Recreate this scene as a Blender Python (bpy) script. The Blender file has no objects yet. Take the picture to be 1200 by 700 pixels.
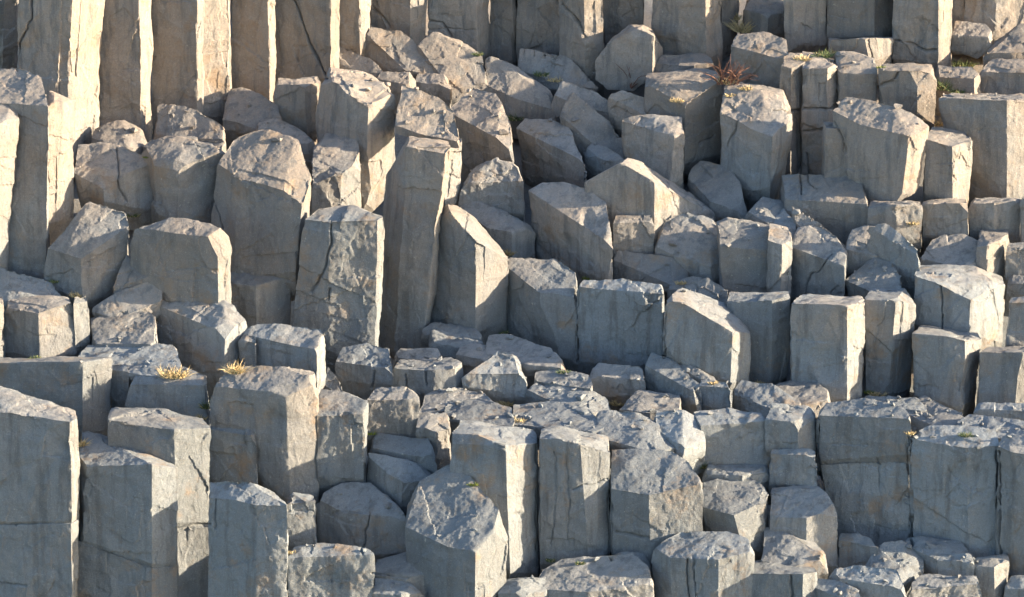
import bpy, bmesh, math, random
import numpy as np
from mathutils import Vector, Matrix, geometry

SC = bpy.context.scene
COL = SC.collection
# ------------------------------------------------------------------ camera
PITCH = math.radians(20)
DIST = 60.0
FWD = Vector((0, math.cos(PITCH), -math.sin(PITCH)))
UP = Vector((0, math.sin(PITCH), math.cos(PITCH)))
CAM = Vector((0, 4.0, 3.2)) - FWD * DIST
cd = bpy.data.cameras.new('camera')
cam = bpy.data.objects.new('camera', cd)
COL.objects.link(cam)
cam.location = CAM
cam.rotation_euler = (math.radians(90) - PITCH, 0, 0)
cd.sensor_width = 36
cd.lens = 180
cd.clip_start = 1
cd.clip_end = 2000
SC.camera = cam
# ------------------------------------------------------------------ light
SUN_EL = math.radians(15.5)
SUN_AZ = math.radians(-8)      # from +X, turned towards the cliff (+Y)
SUN_DIR = Vector((math.cos(SUN_EL) * math.cos(SUN_AZ), math.cos(SUN_EL) * math.sin(SUN_AZ), math.sin(SUN_EL)))
w = bpy.data.worlds.new('World')
SC.world = w
w.use_nodes = True
nt = w.node_tree
bg = nt.nodes['Background']
sky = nt.nodes.new('ShaderNodeTexSky')
sky.sky_type = 'NISHITA'
sky.sun_disc = False
sky.sun_elevation = SUN_EL
sky.sun_rotation = math.atan2(SUN_DIR.x, SUN_DIR.y)
nt.links.new(sky.outputs[0], bg.inputs['Color'])
bg.inputs['Strength'].default_value = 0.108
sl = bpy.data.lights.new('sun', 'SUN')
sl.energy = 5.0
sl.angle = math.radians(0.5)
sl.color = (1.0, 0.80, 0.55)
so = bpy.data.objects.new('sun', sl)
COL.objects.link(so)
so.location = (30, 0, 20)
so.rotation_euler = SUN_DIR.to_track_quat('Z', 'Y').to_euler()
SC.view_settings.view_transform = 'Standard'
SC.view_settings.look = 'None'
SC.view_settings.exposure = 2.2
SC.view_settings.gamma = 1.0
SC.render.engine = 'CYCLES'

# ------------------------------------------------------------------ pixel <-> place
def ray(px, py):
    return Vector(((px - 600) / 6000, 0, 0)) + UP * ((350 - py) / 6000) + FWD
def at(px, py, Y):
    d = ray(px, py)
    return CAM + d * ((Y - CAM.y) / d.y)
def on_plane(px, py, A, a, b):
    # z = A.z + a (X-A.x) + b (Y-A.y)
    d = ray(px, py)
    den = d.z - a * d.x - b * d.y
    t = (A.z - CAM.z + a * (CAM.x - A.x) + b * (CAM.y - A.y)) / den
    return CAM + d * t
LV = ([0, 100, 170, 250, 350, 420, 500, 600, 760], [9, 7.2, 5.9, 4.7, 3.7, 2.9, 2.0, 1.0, 0])
MV = ([0, 60, 130, 210, 300, 400, 425, 460, 500, 550, 650, 760], [10, 9, 7.8, 6.6, 5.6, 4.8, 4.2, 3.2, 2.2, 1.4, .7, 0])
RV = ([0, 70, 130, 235, 280, 345, 400, 460, 480, 540, 640, 760], [9, 7.5, 6.5, 5.4, 4.8, 4.1, 3.4, 3.0, 2.6, 1.5, .8, 0])
def D(x, y):
    v = [np.interp(y, *q) + (y > 760) * (760 - y) / 160 + (y < 0) * (-y) * 0.009 for q in (LV, MV, RV)]
    return float(np.interp(x, (200, 600, 1000), v))

# ------------------------------------------------------------------ numpy noise
def _h(ix, iy, iz, s):
    n = (ix.astype(np.uint32) * np.uint32(374761393) + iy.astype(np.uint32) * np.uint32(668265263)
         + iz.astype(np.uint32) * np.uint32(2147483647) + np.uint32(s * 1013904223 & 0xffffffff))
    n = (n ^ (n >> np.uint32(13))) * np.uint32(1274126177)
    n = (n ^ (n >> np.uint32(16))) * np.uint32(2246822519)
    n ^= n >> np.uint32(15)
    return (n & np.uint32(0xffff)).astype(np.float32) / 32767.5 - 1
def vnoise(P, s):
    I = np.floor(P).astype(np.int64)
    f = (P - I).astype(np.float32)
    f = f * f * (3 - 2 * f)
    I = (I + 100000)
    r = 0
    for dx in (0, 1):
        for dy in (0, 1):
            for dz in (0, 1):
                wgt = (f[:, 0] if dx else 1 - f[:, 0]) * (f[:, 1] if dy else 1 - f[:, 1]) * (f[:, 2] if dz else 1 - f[:, 2])
                r = r + wgt * _h(I[:, 0] + dx, I[:, 1] + dy, I[:, 2] + dz, s)
    return r
def facets(P, s):
    """piecewise planar relief: every Voronoi cell is a small tilted plane"""
    I = np.floor(P).astype(np.int64)
    best = np.full(len(P), 1e9, np.float32)
    val = np.zeros(len(P), np.float32)
    for dx in (-1, 0, 1):
        for dy in (-1, 0, 1):
            for dz in (-1, 0, 1):
                c = I + np.array((dx, dy, dz)); q = c + 100000
                j = [_h(q[:, 0], q[:, 1], q[:, 2], s + k) for k in range(3)]
                R = np.stack([P[:, k] - (c[:, k] + .5 + .45 * j[k]) for k in range(3)], 1)
                d = (R * R).sum(1)
                g = [_h(q[:, 0], q[:, 1], q[:, 2], s + 5 + k) for k in range(4)]
                v = R[:, 0] * g[0] + R[:, 1] * g[1] + R[:, 2] * g[2] + .35 * g[3]
                m = d < best
                best[m] = d[m]; val[m] = v[m]
    return val

ROT = np.array(Matrix.Rotation(.7, 3, 'X') @ Matrix.Rotation(.9, 3, 'Y') @ Matrix.Rotation(.5, 3, 'Z'))
def flats(P, s):
    """continuous relief made of flat facets: straight interpolation between random lattice points"""
    P = P @ ROT.T
    P = P + .28 * np.stack([vnoise(P * .9, s + 20 + k) for k in range(3)], 1)
    I = np.floor(P).astype(np.int64); f = (P - I).astype(np.float32)
    o = np.argsort(-f, axis=1); fs_ = -np.sort(-f, axis=1)
    C = I + 100000
    v = (1 - fs_[:, 0]) * _h(C[:, 0], C[:, 1], C[:, 2], s)
    rows = np.arange(len(P))
    for k in range(3):
        C = C.copy(); C[rows, o[:, k]] += 1
        wk = fs_[:, k] - (fs_[:, k + 1] if k < 2 else 0)
        v = v + wk * _h(C[:, 0], C[:, 1], C[:, 2], s)
    return v
# ------------------------------------------------------------------ materials
def rock_material(name, cool, warm, seed):
    m = bpy.data.materials.new(name); m.use_nodes = True
    n = m.node_tree.nodes; l = m.node_tree.links
    b = n['Principled BSDF']
    b.inputs['Roughness'].default_value = 0.88
    b.inputs['Specular IOR Level'].default_value = 0.25
    geo = n.new('ShaderNodeNewGeometry'); oi = n.new('ShaderNodeObjectInfo')
    def noise(scale, detail=4, rough=.6, dim=None, sc=None):
        t = n.new('ShaderNodeTexNoise'); t.inputs['Scale'].default_value = scale
        t.inputs['Detail'].default_value = detail; t.inputs['Roughness'].default_value = rough
        src = geo.outputs['Position']
        if sc:
            mp = n.new('ShaderNodeMapping'); mp.inputs['Scale'].default_value = sc
            l.new(src, mp.inputs[0]); src = mp.outputs[0]
        l.new(src, t.inputs['Vector']); return t.outputs['Fac']
    def mr(v, a, c, lo, hi):
        t = n.new('ShaderNodeMapRange'); l.new(v, t.inputs[0])
        for k, q in zip((1, 2, 3, 4), (a, c, lo, hi)): t.inputs[k].default_value = q
        return t.outputs[0]
    def mix(f, A, B, mode='MIX'):
        t = n.new('ShaderNodeMix'); t.data_type = 'RGBA'; t.blend_type = mode
        if hasattr(f, 'links') or not isinstance(f, float): l.new(f, t.inputs[0])
        else: t.inputs[0].default_value = f
        for i, q in ((6, A), (7, B)):
            if isinstance(q, tuple): t.inputs[i].default_value = (*q, 1)
            else: l.new(q, t.inputs[i])
        return t.outputs[2]
    # broad tint: cool grey stone low on the cliff, pinkish brown weathering higher up, plus a tint per stone
    sx = n.new('ShaderNodeSeparateXYZ'); l.new(geo.outputs['Position'], sx.inputs[0])
    hgt = mr(sx.outputs[2], 1.4, 5.0, -.30, .18)
    add = n.new('ShaderNodeMath'); add.operation = 'ADD'
    l.new(noise(0.9, 5, .65), add.inputs[0]); l.new(hgt, add.inputs[1])
    base = mix(mr(add.outputs[0], .40, .68, 0, 1), cool, warm)
    rnd = n.new('ShaderNodeMapRange'); l.new(oi.outputs['Random'], rnd.inputs[0])
    rnd.inputs[3].default_value = .74; rnd.inputs[4].default_value = 1.16
    cr = n.new('ShaderNodeCombineColor')
    for k in range(3): l.new(rnd.outputs[0], cr.inputs[k])
    base = mix(1.0, base, cr.outputs[0], 'MULTIPLY')
    fr = n.new('ShaderNodeMath'); fr.operation = 'MULTIPLY'; fr.inputs[1].default_value = 7.31
    l.new(oi.outputs['Random'], fr.inputs[0]); f2 = n.new('ShaderNodeMath'); f2.operation = 'FRACT'; l.new(fr.outputs[0], f2.inputs[0])
    base = mix(mr(f2.outputs[0], .6, 1, 0, .4), base, (.29, .25, .215))
    # streaks down the columns, soft mottling, fine mineral grain
    base = mix(mr(noise(3.0, 5, .65, sc=(2.6, 2.6, .3)), .50, .64, 0, .72), base, (.115, .12, .125))
    base = mix(mr(noise(2.2, 6, .7), .50, .75, 0, .35), base, (.36, .345, .33))
    base = mix(mr(noise(34, 5, .8), .45, .70, 0, .45), base, (.15, .155, .16))
    base = mix(mr(noise(110, 3, .8), .52, .68, 0, .55), base, (.11, .115, .12))
    base = mix(mr(noise(80, 3, .8), .56, .72, 0, .5), base, (.46, .45, .43))
    # rusty stains and pale lichen spots
    base = mix(mr(noise(1.9, 6, .72), .56, .70, 0, .75), base, (.25, .18, .12))
    base = mix(mr(noise(18, 3, .6), .70, .74, 0, .6), base, (.42, .41, .36))
    l.new(base, b.inputs['Base Color'])
    # fine relief
    bn = n.new('ShaderNodeBump'); bn.inputs['Strength'].default_value = 1.0; bn.inputs['Distance'].default_value = .02
    l.new(noise(48, 6, .75), bn.inputs['Height'])
    b2 = n.new('ShaderNodeBump'); b2.inputs['Strength'].default_value = .9; b2.inputs['Distance'].default_value = .010
    l.new(noise(120, 4, .7), b2.inputs['Height']); l.new(bn.outputs[0], b2.inputs['Normal'])
    l.new(b2.outputs[0], b.inputs['Normal'])
    return m
ROCK = rock_material('basalt', (.20, .224, .246), (.285, .245, .212), 0)

def plain(name, c, rough=.8, var=None):
    m = bpy.data.materials.new(name); m.use_nodes = True
    n = m.node_tree.nodes; l = m.node_tree.links; b = n['Principled BSDF']
    b.inputs['Roughness'].default_value = rough
    t = n.new('ShaderNodeTexNoise'); t.inputs['Scale'].default_value = 14
    g = n.new('ShaderNodeNewGeometry'); l.new(g.outputs['Position'], t.inputs['Vector'])
    x = n.new('ShaderNodeMix'); x.data_type = 'RGBA'
    x.inputs[6].default_value = (*c, 1); x.inputs[7].default_value = (*(var or [q * .55 for q in c]), 1)
    l.new(t.outputs['Fac'], x.inputs[0]); l.new(x.outputs[2], b.inputs['Base Color'])
    return m
GREEN = plain('green grass', (.12, .16, .06), var=(.08, .11, .05))
STRAW = plain('straw grass', (.58, .46, .25), var=(.42, .32, .17))
TWIG = plain('red twigs', (.16, .075, .05))
MOSS = plain('moss', (.20, .24, .03), var=(.07, .10, .02))

# ------------------------------------------------------------------ stones
random.seed(7)
BL = []
CATS = {'basalt_column': 'basalt column', 'column_stump': 'column stump', 'rock_block': 'rock block', 'rock_slab': 'rock slab',
        'boulder': 'boulder', 'rock_chunk': 'rock chunk'}
GRP = {'basalt_column': 'basalt columns of the cliff', 'column_stump': 'broken column stumps on the ledges', 'rock_block': 'angular rock blocks between the columns',
       'rock_slab': 'tilted rock slabs on the ledges', 'boulder': 'rounded boulders on the cliff', 'rock_chunk': 'small rock chunks on the ledges'}
def P(s):
    return [tuple(float(v) for v in q.split(',')) for q in s.split()]
def S(kind, label, F, K, B, base, a=0.0, b=0.27, dz=0.0, root=1, chip=1.0, fix=None, sh=.27, tie=None):
    F = P(F); K = P(K) if K else []
    F[0] = (F[0][0] - .6,) + F[0][1:]; F[-1] = (F[-1][0] + .3,) + F[-1][1:]
    if isinstance(B, str): B = P(B) if B else None
    if B: B[0] = (B[0][0] - .6,) + B[0][1:]; B[-1] = (B[-1][0] + .3,) + B[-1][1:]
    BL.append(dict(kind=kind, label=label, F=F, K=K, B=B, base=base, a=a, b=b, dz=dz, root=root, chip=chip, fix=fix, sh=sh, tie=tie))
K_, ST, RB, SL, BO, CH = 'basalt_column', 'column_stump', 'rock_block', 'rock_slab', 'boulder', 'rock_chunk'
# S(kind, label, front top edge, back top edge, bottom, visible base)
# ---- tall columns of the back wall
S(K_,'leftmost tall column of the back wall, cracked, cut by the left frame edge','-40,-30,0 5,-30,0 22,-30,10','','-40,85 3,85 19,85',100,chip=.4)
S(K_,'back wall column with the broadest sunlit right side, at the left','23,-30,0 86,-30,0 124,-30,38','118,-34,90 30,-34,90','19,185 77,185 110,185',172,chip=.5)
S(K_,'dark tall column of the back wall right of the broad sunlit face','119,-30,25 164,-30,20 178,-30,45','176,-34,90 125,-34,90','112,175 165,170 175,170',158,chip=.5)
S(K_,'grey back wall column with a thin bright right edge above the rounded rocks','178,-30,20 231,-30,15 238,-30,30','236,-34,80 182,-34,90','177,155 230,140 236,140',135,chip=.5)
S(K_,'tall rough column of the back wall with a pitted sunlit front','239,-30,14 269,-30,27','268,-34,80 240,-34,90','233,138 268,136',125,chip=.4)
S(K_,'smooth brownish back wall column between the pitted column and the cracked one','270,-30,34 314,-30,25 321,-30,42','320,-34,80 274,-34,90','271,120 316,120 322,120',115,chip=.4)
S(K_,'tall back wall column split by a long diagonal crack','322,-30,18 388,-30,10 397,-30,30','395,-34,80 326,-34,90','320,100 387,92 395,92',100,chip=.5)
S(K_,'narrow tall back wall column with a wide bright strip on its right','396,-30,20 420,-30,14 434,-30,34','430,-34,80 400,-34,90','394,80 422,70 432,66',80,chip=.4)
S(K_,'tall back wall column with pale grey right side above the long tilted slabs','435,-30,16 482,-30,8 501,-30,28','498,-34,80 440,-34,90','434,62 480,52 498,52',62,chip=.5)
S(K_,'tall back wall column with a horizontal joint and jagged sunlit right strip','501,-30,14 557,-30,8 573,-30,34','570,-34,80 505,-34,90','503,70 559,70 574,62',70,chip=.5)
S(K_,'narrow tall column of the back wall ending in a thin bright line','574,-30,18 600,-30,12 606,-30,26','604,-34,80 578,-34,90','573,75 600,72 606,72',72,chip=.4)
S(K_,'smooth blue grey tall column of the back wall right of the thin bright line','607,-30,16 655,-30,10','654,-34,80 610,-34,90','606,72 656,75',74,chip=.3)
S(K_,'tall back wall column with a curved broken ridge, left of the egg shaped boulder','656,-30,12 684,-30,4 707,-30,14','705,-34,80 660,-34,90','656,100 686,108 707,105',100,chip=.5)
S(K_,'shaded tall column of the back wall directly above the egg shaped boulder','708,-30,14 753,-30,12','752,-34,80 712,-34,90','708,60 753,60',62,chip=.3)
S(K_,'wide dark brown column of the back wall right of the deep vertical gap','765,-30,12 795,-30,4 826,-30,2 846,-30,20','842,-34,90 770,-34,90','764,70 795,72 828,70 846,62',75,chip=.6)
S(K_,'short bright column piece beside the dry grass at the top','846,-30,16 858,-30,24 868,-30,50','864,-34,80 850,-34,80','846,45 856,40 864,38',45,chip=.6)
S(RB,'rock with a flat sunlit top over a dark hollow at the top edge','868,10 900,18 922,14','918,-5 875,-8','',42,chip=.6)
S(K_,'rough sunlit column of the back wall above the grassy ledge','921,-30,6 950,-30,12 968,-30,14','965,-34,80 925,-34,80','920,52 944,56 968,54',56,chip=.6)
S(K_,'wide grey back wall column with a hooked lower edge','969,-30,8 1025,-30,2 1047,-30,26','1044,-34,80 972,-34,80','968,45 1025,42 1046,44',62,chip=.7)
S(RB,'broken foot block under the hooked grey column','970,46,6 1018,46,2 1046,46,22','1044,44,60 972,44,60','972,68 1020,76 1045,74',76,chip=.7)
S(K_,'tall grey column of the back wall with a horizontal crack near its foot','1048,-30,6 1100,-30,0 1117,-30,22','1114,-34,80 1052,-34,80','1046,70 1100,76 1115,74',76,chip=.5)
S(K_,'narrow column of the back wall between two wider ones at the top right','1117,-30,16 1131,-30,16','1130,-34,60 1118,-34,60','1116,40 1130,40',45,chip=.3)
S(K_,'column of the back wall in the top right corner','1131,-30,4 1170,-30,0 1230,-30,12','1225,-34,80 1135,-34,80','1130,28 1165,44 1230,44',46,chip=.5)
# ---- upper left
S(K_,'big stout column at the left edge with a rounded dark top','-30,119 22,122 56,124','48,90 24,78 -30,78','-30,330 8,330 54,330',318,b=.3,chip=.8)
S(K_,'narrow column with a rough sunlit face leaning on the stout left edge column','57,122 74,118 87,110','78,100 60,96','57,262 72,258 86,250',250,chip=.7)
S(K_,'foremost column at the left edge with a warm sunlit side','-30,165 2,150 21,132','16,124 -30,124','-30,350 -2,350 7,350',345,chip=.7)
S(BO,'rounded boulder under the broad sunlit column, pinkish top','87,202 120,213 150,207 179,192','160,176 120,165 92,170','95,230 122,237 150,242 178,246',240,b=.5)
S(RB,'angular block with a deep shaded notch left of the big domed column','181,191 210,196 240,190 263,176','245,165 195,153 166,166','182,250 208,258 240,264 247,264',260,b=.5)
S(CH,'low rock wedged at the foot of the dark back wall column','108,162 150,176 174,170','166,152 145,142 112,148','',185,b=.5)
S(BO,'rounded rock with a bright spot below the thin edged back wall column','175,152 205,162 262,166','265,148 232,130 198,118 179,126','',180,b=0.9)
S(CH,'pale low rock behind the domed column','262,140 300,148 335,150','325,118 292,100 268,104','',162,b=.5)
S(SL,'small slab with a bright ridge between the domed column and the tall front block','298,158 335,168 372,168','352,150 322,138 300,145','',182,b=.5)
S(SL,'long slab with a sunlit crest lying above the notched block','168,172 210,182 268,178','262,166 212,158 180,160','',196,b=1.0)
S(K_,'big domed column with a pale rounded top, left of centre','256,192 282,210 322,210 356,222','366,195 345,156 310,149 275,160','247,268 272,326 322,330 346,320',330,b=.5)
S(RB,'lower segment under the big domed column, below the horizontal joint','269,333 300,336 341,324','338,315 272,318','270,392 300,394 341,392',385,chip=.5,tie='big domed column with')
S(BO,'large broken boulder with a reddish brown top beside the stout left column','55,292 92,306 118,290 152,264','148,238 120,230 98,240','50,336 98,352 120,356 146,345',352,b=0.9)
S(RB,'square block with a thin pale top left of the domed column','153,266 205,274 255,279 270,272','262,264 215,257 180,256','152,320 195,352 256,358 270,358',356,b=.3)
S(CH,'small pyramid shaped rock in the crack under the square block','133,336 150,322 176,324','160,304 148,298','132,350 150,352 182,348',352,b=1.2,chip=.5)
S(CH,'loose rock with a pointed underside perched over a dark hollow','106,364 135,374 166,368 196,350','190,334 178,325 132,346','112,372 143,395 162,386 190,368',386,b=1.0,root=0)
S(SL,'pale slab sloping down at the left edge above the square stump','-30,348 40,356 78,352','60,330 30,318 -30,306','',362,b=0.8)
S(ST,'square stump at the left edge with a sunlit rear rim','5,360 45,367 70,367 87,353','80,347 8,349','',420,b=.3,chip=.7)
S(RB,'block cut by the left frame edge beside the square stump','-30,352,0 -4,352,0 4,350,10','4,346,40 -30,346,40','-30,425 -4,425 3,425',425,chip=.3)
S(RB,'narrow shaded block right of the square stump','87,356 103,353','100,346 88,348','',408,chip=.3)
S(SL,'flat ledge slab beneath the perched loose rock','84,426 130,432 168,440 216,444','206,404 150,402 100,404','',452,b=0.12)
S(RB,'dark low block inside the hollow under the perched rock','102,402 180,404','182,366 104,366','',412,b=.3)
S(RB,'small pale block in the hollow left of the six sided stump','148,394 184,396','184,388 150,388','',408,b=.3,chip=.5)
S(ST,'six sided stump with a speckled top and bright right face','184,357 228,376 264,388 287,376','274,360 262,352 192,348','186,406 234,442 262,446 285,412',445,b=.35,chip=.6)
S(RB,'long block at the left edge with a square sunlit end','-30,425,4 0,425,2 97,425,0 130,421,26','118,418,50 -30,418,50','-30,505 0,505 97,508 129,505',505,chip=.7)
S(CH,'narrow stone wedged between the long block and the round shouldered block','128,432 150,436','148,426 130,426','',474,b=.3,chip=.5)
S(ST,'round shouldered block behind the clump of straw coloured grass','147,450 182,446 243,452','242,438 215,430 165,432','147,476 195,490 242,494',490,b=.4)
# ---- centre left
S(ST,'block with a thin sunlit rim just left of the tall rectangular column','286,392 330,402 371,410 381,394','376,384 310,379 288,381','286,440 330,446 371,446 381,450',450,b=.3)
S(CH,'low warm coloured stone beside the straw tuft at the six sided stump','280,398 300,402','300,382 286,384','',436,b=.3,chip=.5)
S(K_,'big column with a stepped front and thin bright right edge in the lower left','247,452 300,458 335,460 372,447','368,436 330,428 262,430','247,500 318,576 340,590 371,592',580,b=.4)
S(ST,'short column stump with rough lit face right of the stepped column','372,488 400,488 424,486 430,472','422,462 376,455','372,560 400,562 427,562 430,560',562,b=.4,chip=.6)
S(CH,'small triangular rock at the foot of the tall rectangular column','378,456 403,460','398,446 384,430','',462,b=.6,chip=.4)
S(RB,'block with a freckled sunlit front under the rounded stone','430,468 460,468 491,466','486,454 440,452','430,516 460,522 490,520',520,b=.3)
S(BO,'rounded upright stone at the foot of the two tallest centre columns','395,424 420,412 448,414 460,432','456,408 430,403 402,408','396,446 425,462 452,462 460,452',460,b=.4,chip=.6)
S(ST,'low block with grooved sunlit end right of the rounded upright stone','460,432,2 508,434,0 533,432,2 541,425,16','528,420,48 466,421,48','460,456 508,462 533,462 541,456',462,b=.3,chip=.5)
S(SL,'thin slab lying behind the grooved low block','456,418 500,423 520,420','512,408 470,407','',428,b=0.6)
S(SL,'long low slab at the foot of the sharp ridged column','505,402 540,404 570,402','562,392 505,388','',420,b=.4)
S(CH,'flat rubble at the foot of the leaning tallest column','495,392 530,398 566,396','556,384 500,376','',402,b=0.5)
S(SL,'low flat slab of the terrace right of the grooved block','535,415 570,422 600,420','592,405 540,402','',434,b=0.12)
S(K_,'tall rectangular column with a flat pale top and a vertical crack, centre left','357,257 385,260 443,258 451,252','448,246 400,240 372,243','342,388 385,412 438,432 441,428',408,b=.3,chip=.4)
S(K_,'tallest leaning column of the centre with brown left side and bright right edge','452,205,40 476,172,0 522,180,0 528,172,10','525,166,60 482,156,60','436,408 462,412 494,408 499,400',408,chip=.5)
S(K_,'broad block topping the tallest column with a jagged sunlit right side','374,96,30 394,100,10 432,122,0 462,104,28','440,88,90 420,80,95 388,76,80','371,158 392,164 428,230 464,190',235,chip=.9)
S(SL,'overhanging slab with a rough sunlit top above the tallest column','462,146 500,160 541,168','532,130 515,115 470,98','462,156 500,172 539,176',285,b=0.9,root=0,a=-0.2)
S(RB,'bright rock between the overhanging slab and the domed block','520,178,0 541,166,14','540,160,60 520,165,60','522,240 538,240',243,chip=.5)
S(RB,'block with a pinkish top tucked under the jagged block','366,208 400,204 424,186','420,162 382,156 368,166','366,250 400,252 422,246',250,b=.5)
S(BO,'squat brown block at the foot of the cracked back wall column','320,98 357,100 377,96','372,87 325,87','320,138 360,155 376,152',152,b=.3,chip=.7)
S(SL,'wedge with a bright crest between the back wall and the jagged block','392,72 420,84 452,86','432,68 398,55','',92,b=1.2,chip=.6)
S(SL,'left one of two long tilted slabs, dark left side','428,38 450,56 474,82 520,90','484,47 470,36 434,32','427,68 450,78 478,90 520,104',100,b=1.3,chip=.5,a=-0.35)
S(SL,'right one of two long tilted slabs, half lit top','490,52 513,74 528,106 572,96','564,64 545,50 508,38','490,62 515,92 528,118 572,112',112,b=1.3,chip=.5,a=-0.3)
S(RB,'small block with a bright vertical edge below the left tilted slab','440,92 478,100 486,92','480,84 446,84','',110,b=.3,chip=.5)
S(RB,'small cube with a sunlit front under the left tilted slab','487,96 500,98 527,100','524,88 490,86','',118,b=.3,chip=.5)
S(BO,'domed block with a shaded front and a bright right rim, upper centre','524,130 550,120 582,126 600,172','598,138 580,110 555,101','535,192 552,212 585,220 606,218',218,b=.5,chip=.8)
S(SL,'large slab face sloping away below the domed block','540,215 575,205 613,212','606,188 580,184 558,190','538,246 580,250 613,250',250,b=0.9)
S(RB,'flat topped block with a dark recess under it, right of the sharp ridged column','538,244 573,268 600,272 627,266','626,258 600,247 556,235','560,302 580,304 600,304 626,302',303,b=.5)
S(K_,'sharp ridged column with brown left face and half lit right face','508,262,22 528,248,8 558,284,0 596,304,34','592,296,70 556,254,60 524,236,50','506,380 526,386 557,390 592,378',388,chip=.4)
S(ST,'stump with a speckled sunlit top at the centre','591,310 614,320 640,350 676,348','674,318 650,303 600,300','591,396 640,402 656,418 676,426',420,b=.5,chip=.6)
S(K_,'tall block with brown left face and a curved sunlit hollow, centre','621,224 656,236 690,246 718,288','710,238 690,221 640,211','630,300 656,302 680,328 718,330',328,b=.5,chip=.6)
S(RB,'grey face with a thin bright rim above the tall hollowed block','606,148 640,150 668,168 685,190','666,150 645,141 615,139','618,207 645,214 670,217 686,210',215,b=.4,chip=.6)
S(SL,'smooth grey slab leaning on the back wall left of the egg shaped boulder','608,82 650,96 704,106','682,84 664,65 610,58','',112,b=1.3,chip=.5)
S(BO,'bulging slab with a lit shoulder left of the diagonal ridges','570,100 605,116 652,130','645,96 605,70 568,66','',142,b=1.0,chip=.7,a=-0.2)
S(SL,'thin ridge stone with a bright crest under the smooth grey slab','648,110 680,126 724,134','722,118 700,104 655,94','',150,b=1.2,chip=.6)
S(SL,'leaning slab with a warm left face and a bright diagonal ridge','658,136 688,152 712,184','750,190 714,142 666,105','660,166 690,187 712,198',192,b=1.1,chip=.5,a=-0.3)
S(SL,'arched slab with a bright rim between the diagonal ridge and the square faced block','715,114 745,126 790,152','799,132 762,116 722,105','',165,b=1.1,chip=.6)
S(RB,'square faced block with a bright right rim below the arched slab','729,142 765,142 790,160 800,158','798,136 765,134 735,134','734,202 762,210 786,216 800,210',212,b=0.6,chip=.6)
S(CH,'dark sliver of rock in the crack below the diagonal ridge','684,176 712,190 732,192','722,178 695,165','',206,b=.4,chip=.5)
# ---- upper right
S(BO,'egg shaped boulder standing on end with a bright right rim','699,72,4 714,50,4 746,34,6 765,42,0','775,58,40 762,29,40 738,30,40','699,94 712,105 742,106 764,90',105,root=0,chip=.8)
S(SL,'thin flat ledge stone behind the mossy block','768,76 805,78 836,74','832,62 775,65','',92,b=.3,chip=.5)
S(RB,'block with a mossy shaded left side and a sunlit right side under the bush','755,94,24 803,122,0 845,94,30','840,84,70 822,80,80 758,86,70','756,125 802,192 845,180',190,chip=.8)
S(RB,'block with brown left face and a rough bright right side, upper right','846,132 880,150 905,156 930,140','925,110 888,92 850,90','846,212 880,224 903,220 914,217',222,b=.5,chip=.9)
S(RB,'dark rock behind the red twigged bush','857,54 885,52 917,60 926,72','920,46 895,37 862,40','855,96 885,100 918,128 926,130',128,b=.3,chip=.8)
S(K_,'column with a broad blazing sunlit upper right face','916,76,2 928,80,0 943,72,22','941,62,50 918,58,50','902,236 926,238 941,234',135,chip=.4)
S(K_,'squared column with grass on top and a bright right side','941,80,2 970,80,0 984,73,20','980,64,60 940,60,60','938,230 974,232 984,226',133,chip=.4)
S(RB,'block with a rough lit crown right of the grass topped block','984,88 1005,84 1029,86','1022,68 1000,60 978,60','',122,b=.4,chip=.8)
S(RB,'wide grey block with a forked crack in the upper right','1031,81,3 1075,83,0 1097,88,8','1092,76,50 1035,75,50','1032,122 1075,132 1096,148',142,chip=.5)
S(SL,'low flat stone with a shadowed front beside the grass at the right','1097,90 1142,92 1149,87','1140,78 1094,76','',112,b=.3,chip=.5)
S(BO,'warm sunlit boulder at the foot of the right back wall','1115,42 1145,42 1164,44','1154,26 1120,25','1116,62 1145,68 1162,56',68,b=.3,root=0)
S(BO,'brown rounded boulder at the right edge below the corner column','1152,62 1185,62 1230,60','1230,32 1190,28 1166,42','',80,b=.5)
S(RB,'shaded rock at the right edge above the wide square block','1146,84 1178,76 1230,86','1230,68 1160,68','',116,b=.3)
S(BO,'big overhanging six sided block with a curved bright right rim','977,130 1008,146 1066,160 1089,152','1076,136 1040,121 990,114','976,184 1000,232 1055,240 1079,216',240,b=.45,root=0,chip=.8)
S(RB,'block with a bright corner right of the big overhanging block','1084,160,4 1116,166,0 1140,162,26','1132,153,60 1092,149,60','1086,226 1116,236 1134,236',236,chip=.6)
S(K_,'wide square block at the right edge with a thin lit top','1101,115,3 1180,118,0 1230,122,26','1225,110,60 1105,108,50','1120,180 1180,236 1230,236',234,chip=.6)
S(RB,'freckled sunlit block under the big overhanging one','1018,246,6 1050,240,0 1080,240,4','1078,236,40 1022,236,40','1020,270 1050,282 1080,280',281,chip=.6)
S(RB,'square block with a lit upper right corner in the low masonry like course','1081,240,3 1134,238,0','1132,234,40 1084,234,40','1081,276 1134,276',276,chip=.5)
S(RB,'bright square block at the right end of the masonry like course','1135,240,3 1165,238,0 1197,236,6','1194,232,40 1138,232,40','1135,280 1165,284 1196,284',283,chip=.6)
S(RB,'sunlit block cut by the right frame edge in the masonry like course','1198,236,2 1235,236,0','1235,230,40 1200,230,40','1198,292 1235,292',292,chip=.4)
S(RB,'dark rust stained block under the overhang','922,234 965,230 1022,240','1015,206 915,204','922,288 965,290 1022,290',288,b=.3,chip=.6)
S(CH,'reddish lit rock under the rough bright sided block','874,248 900,262 927,256','922,236 890,230','',265,b=.4,chip=.7)
S(RB,'block with a blazing broken right side left of the shadowed cavity','803,205 832,236 877,252','868,214 850,193 820,188','805,216 832,254 877,256',254,b=.5,chip=.9)
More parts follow.
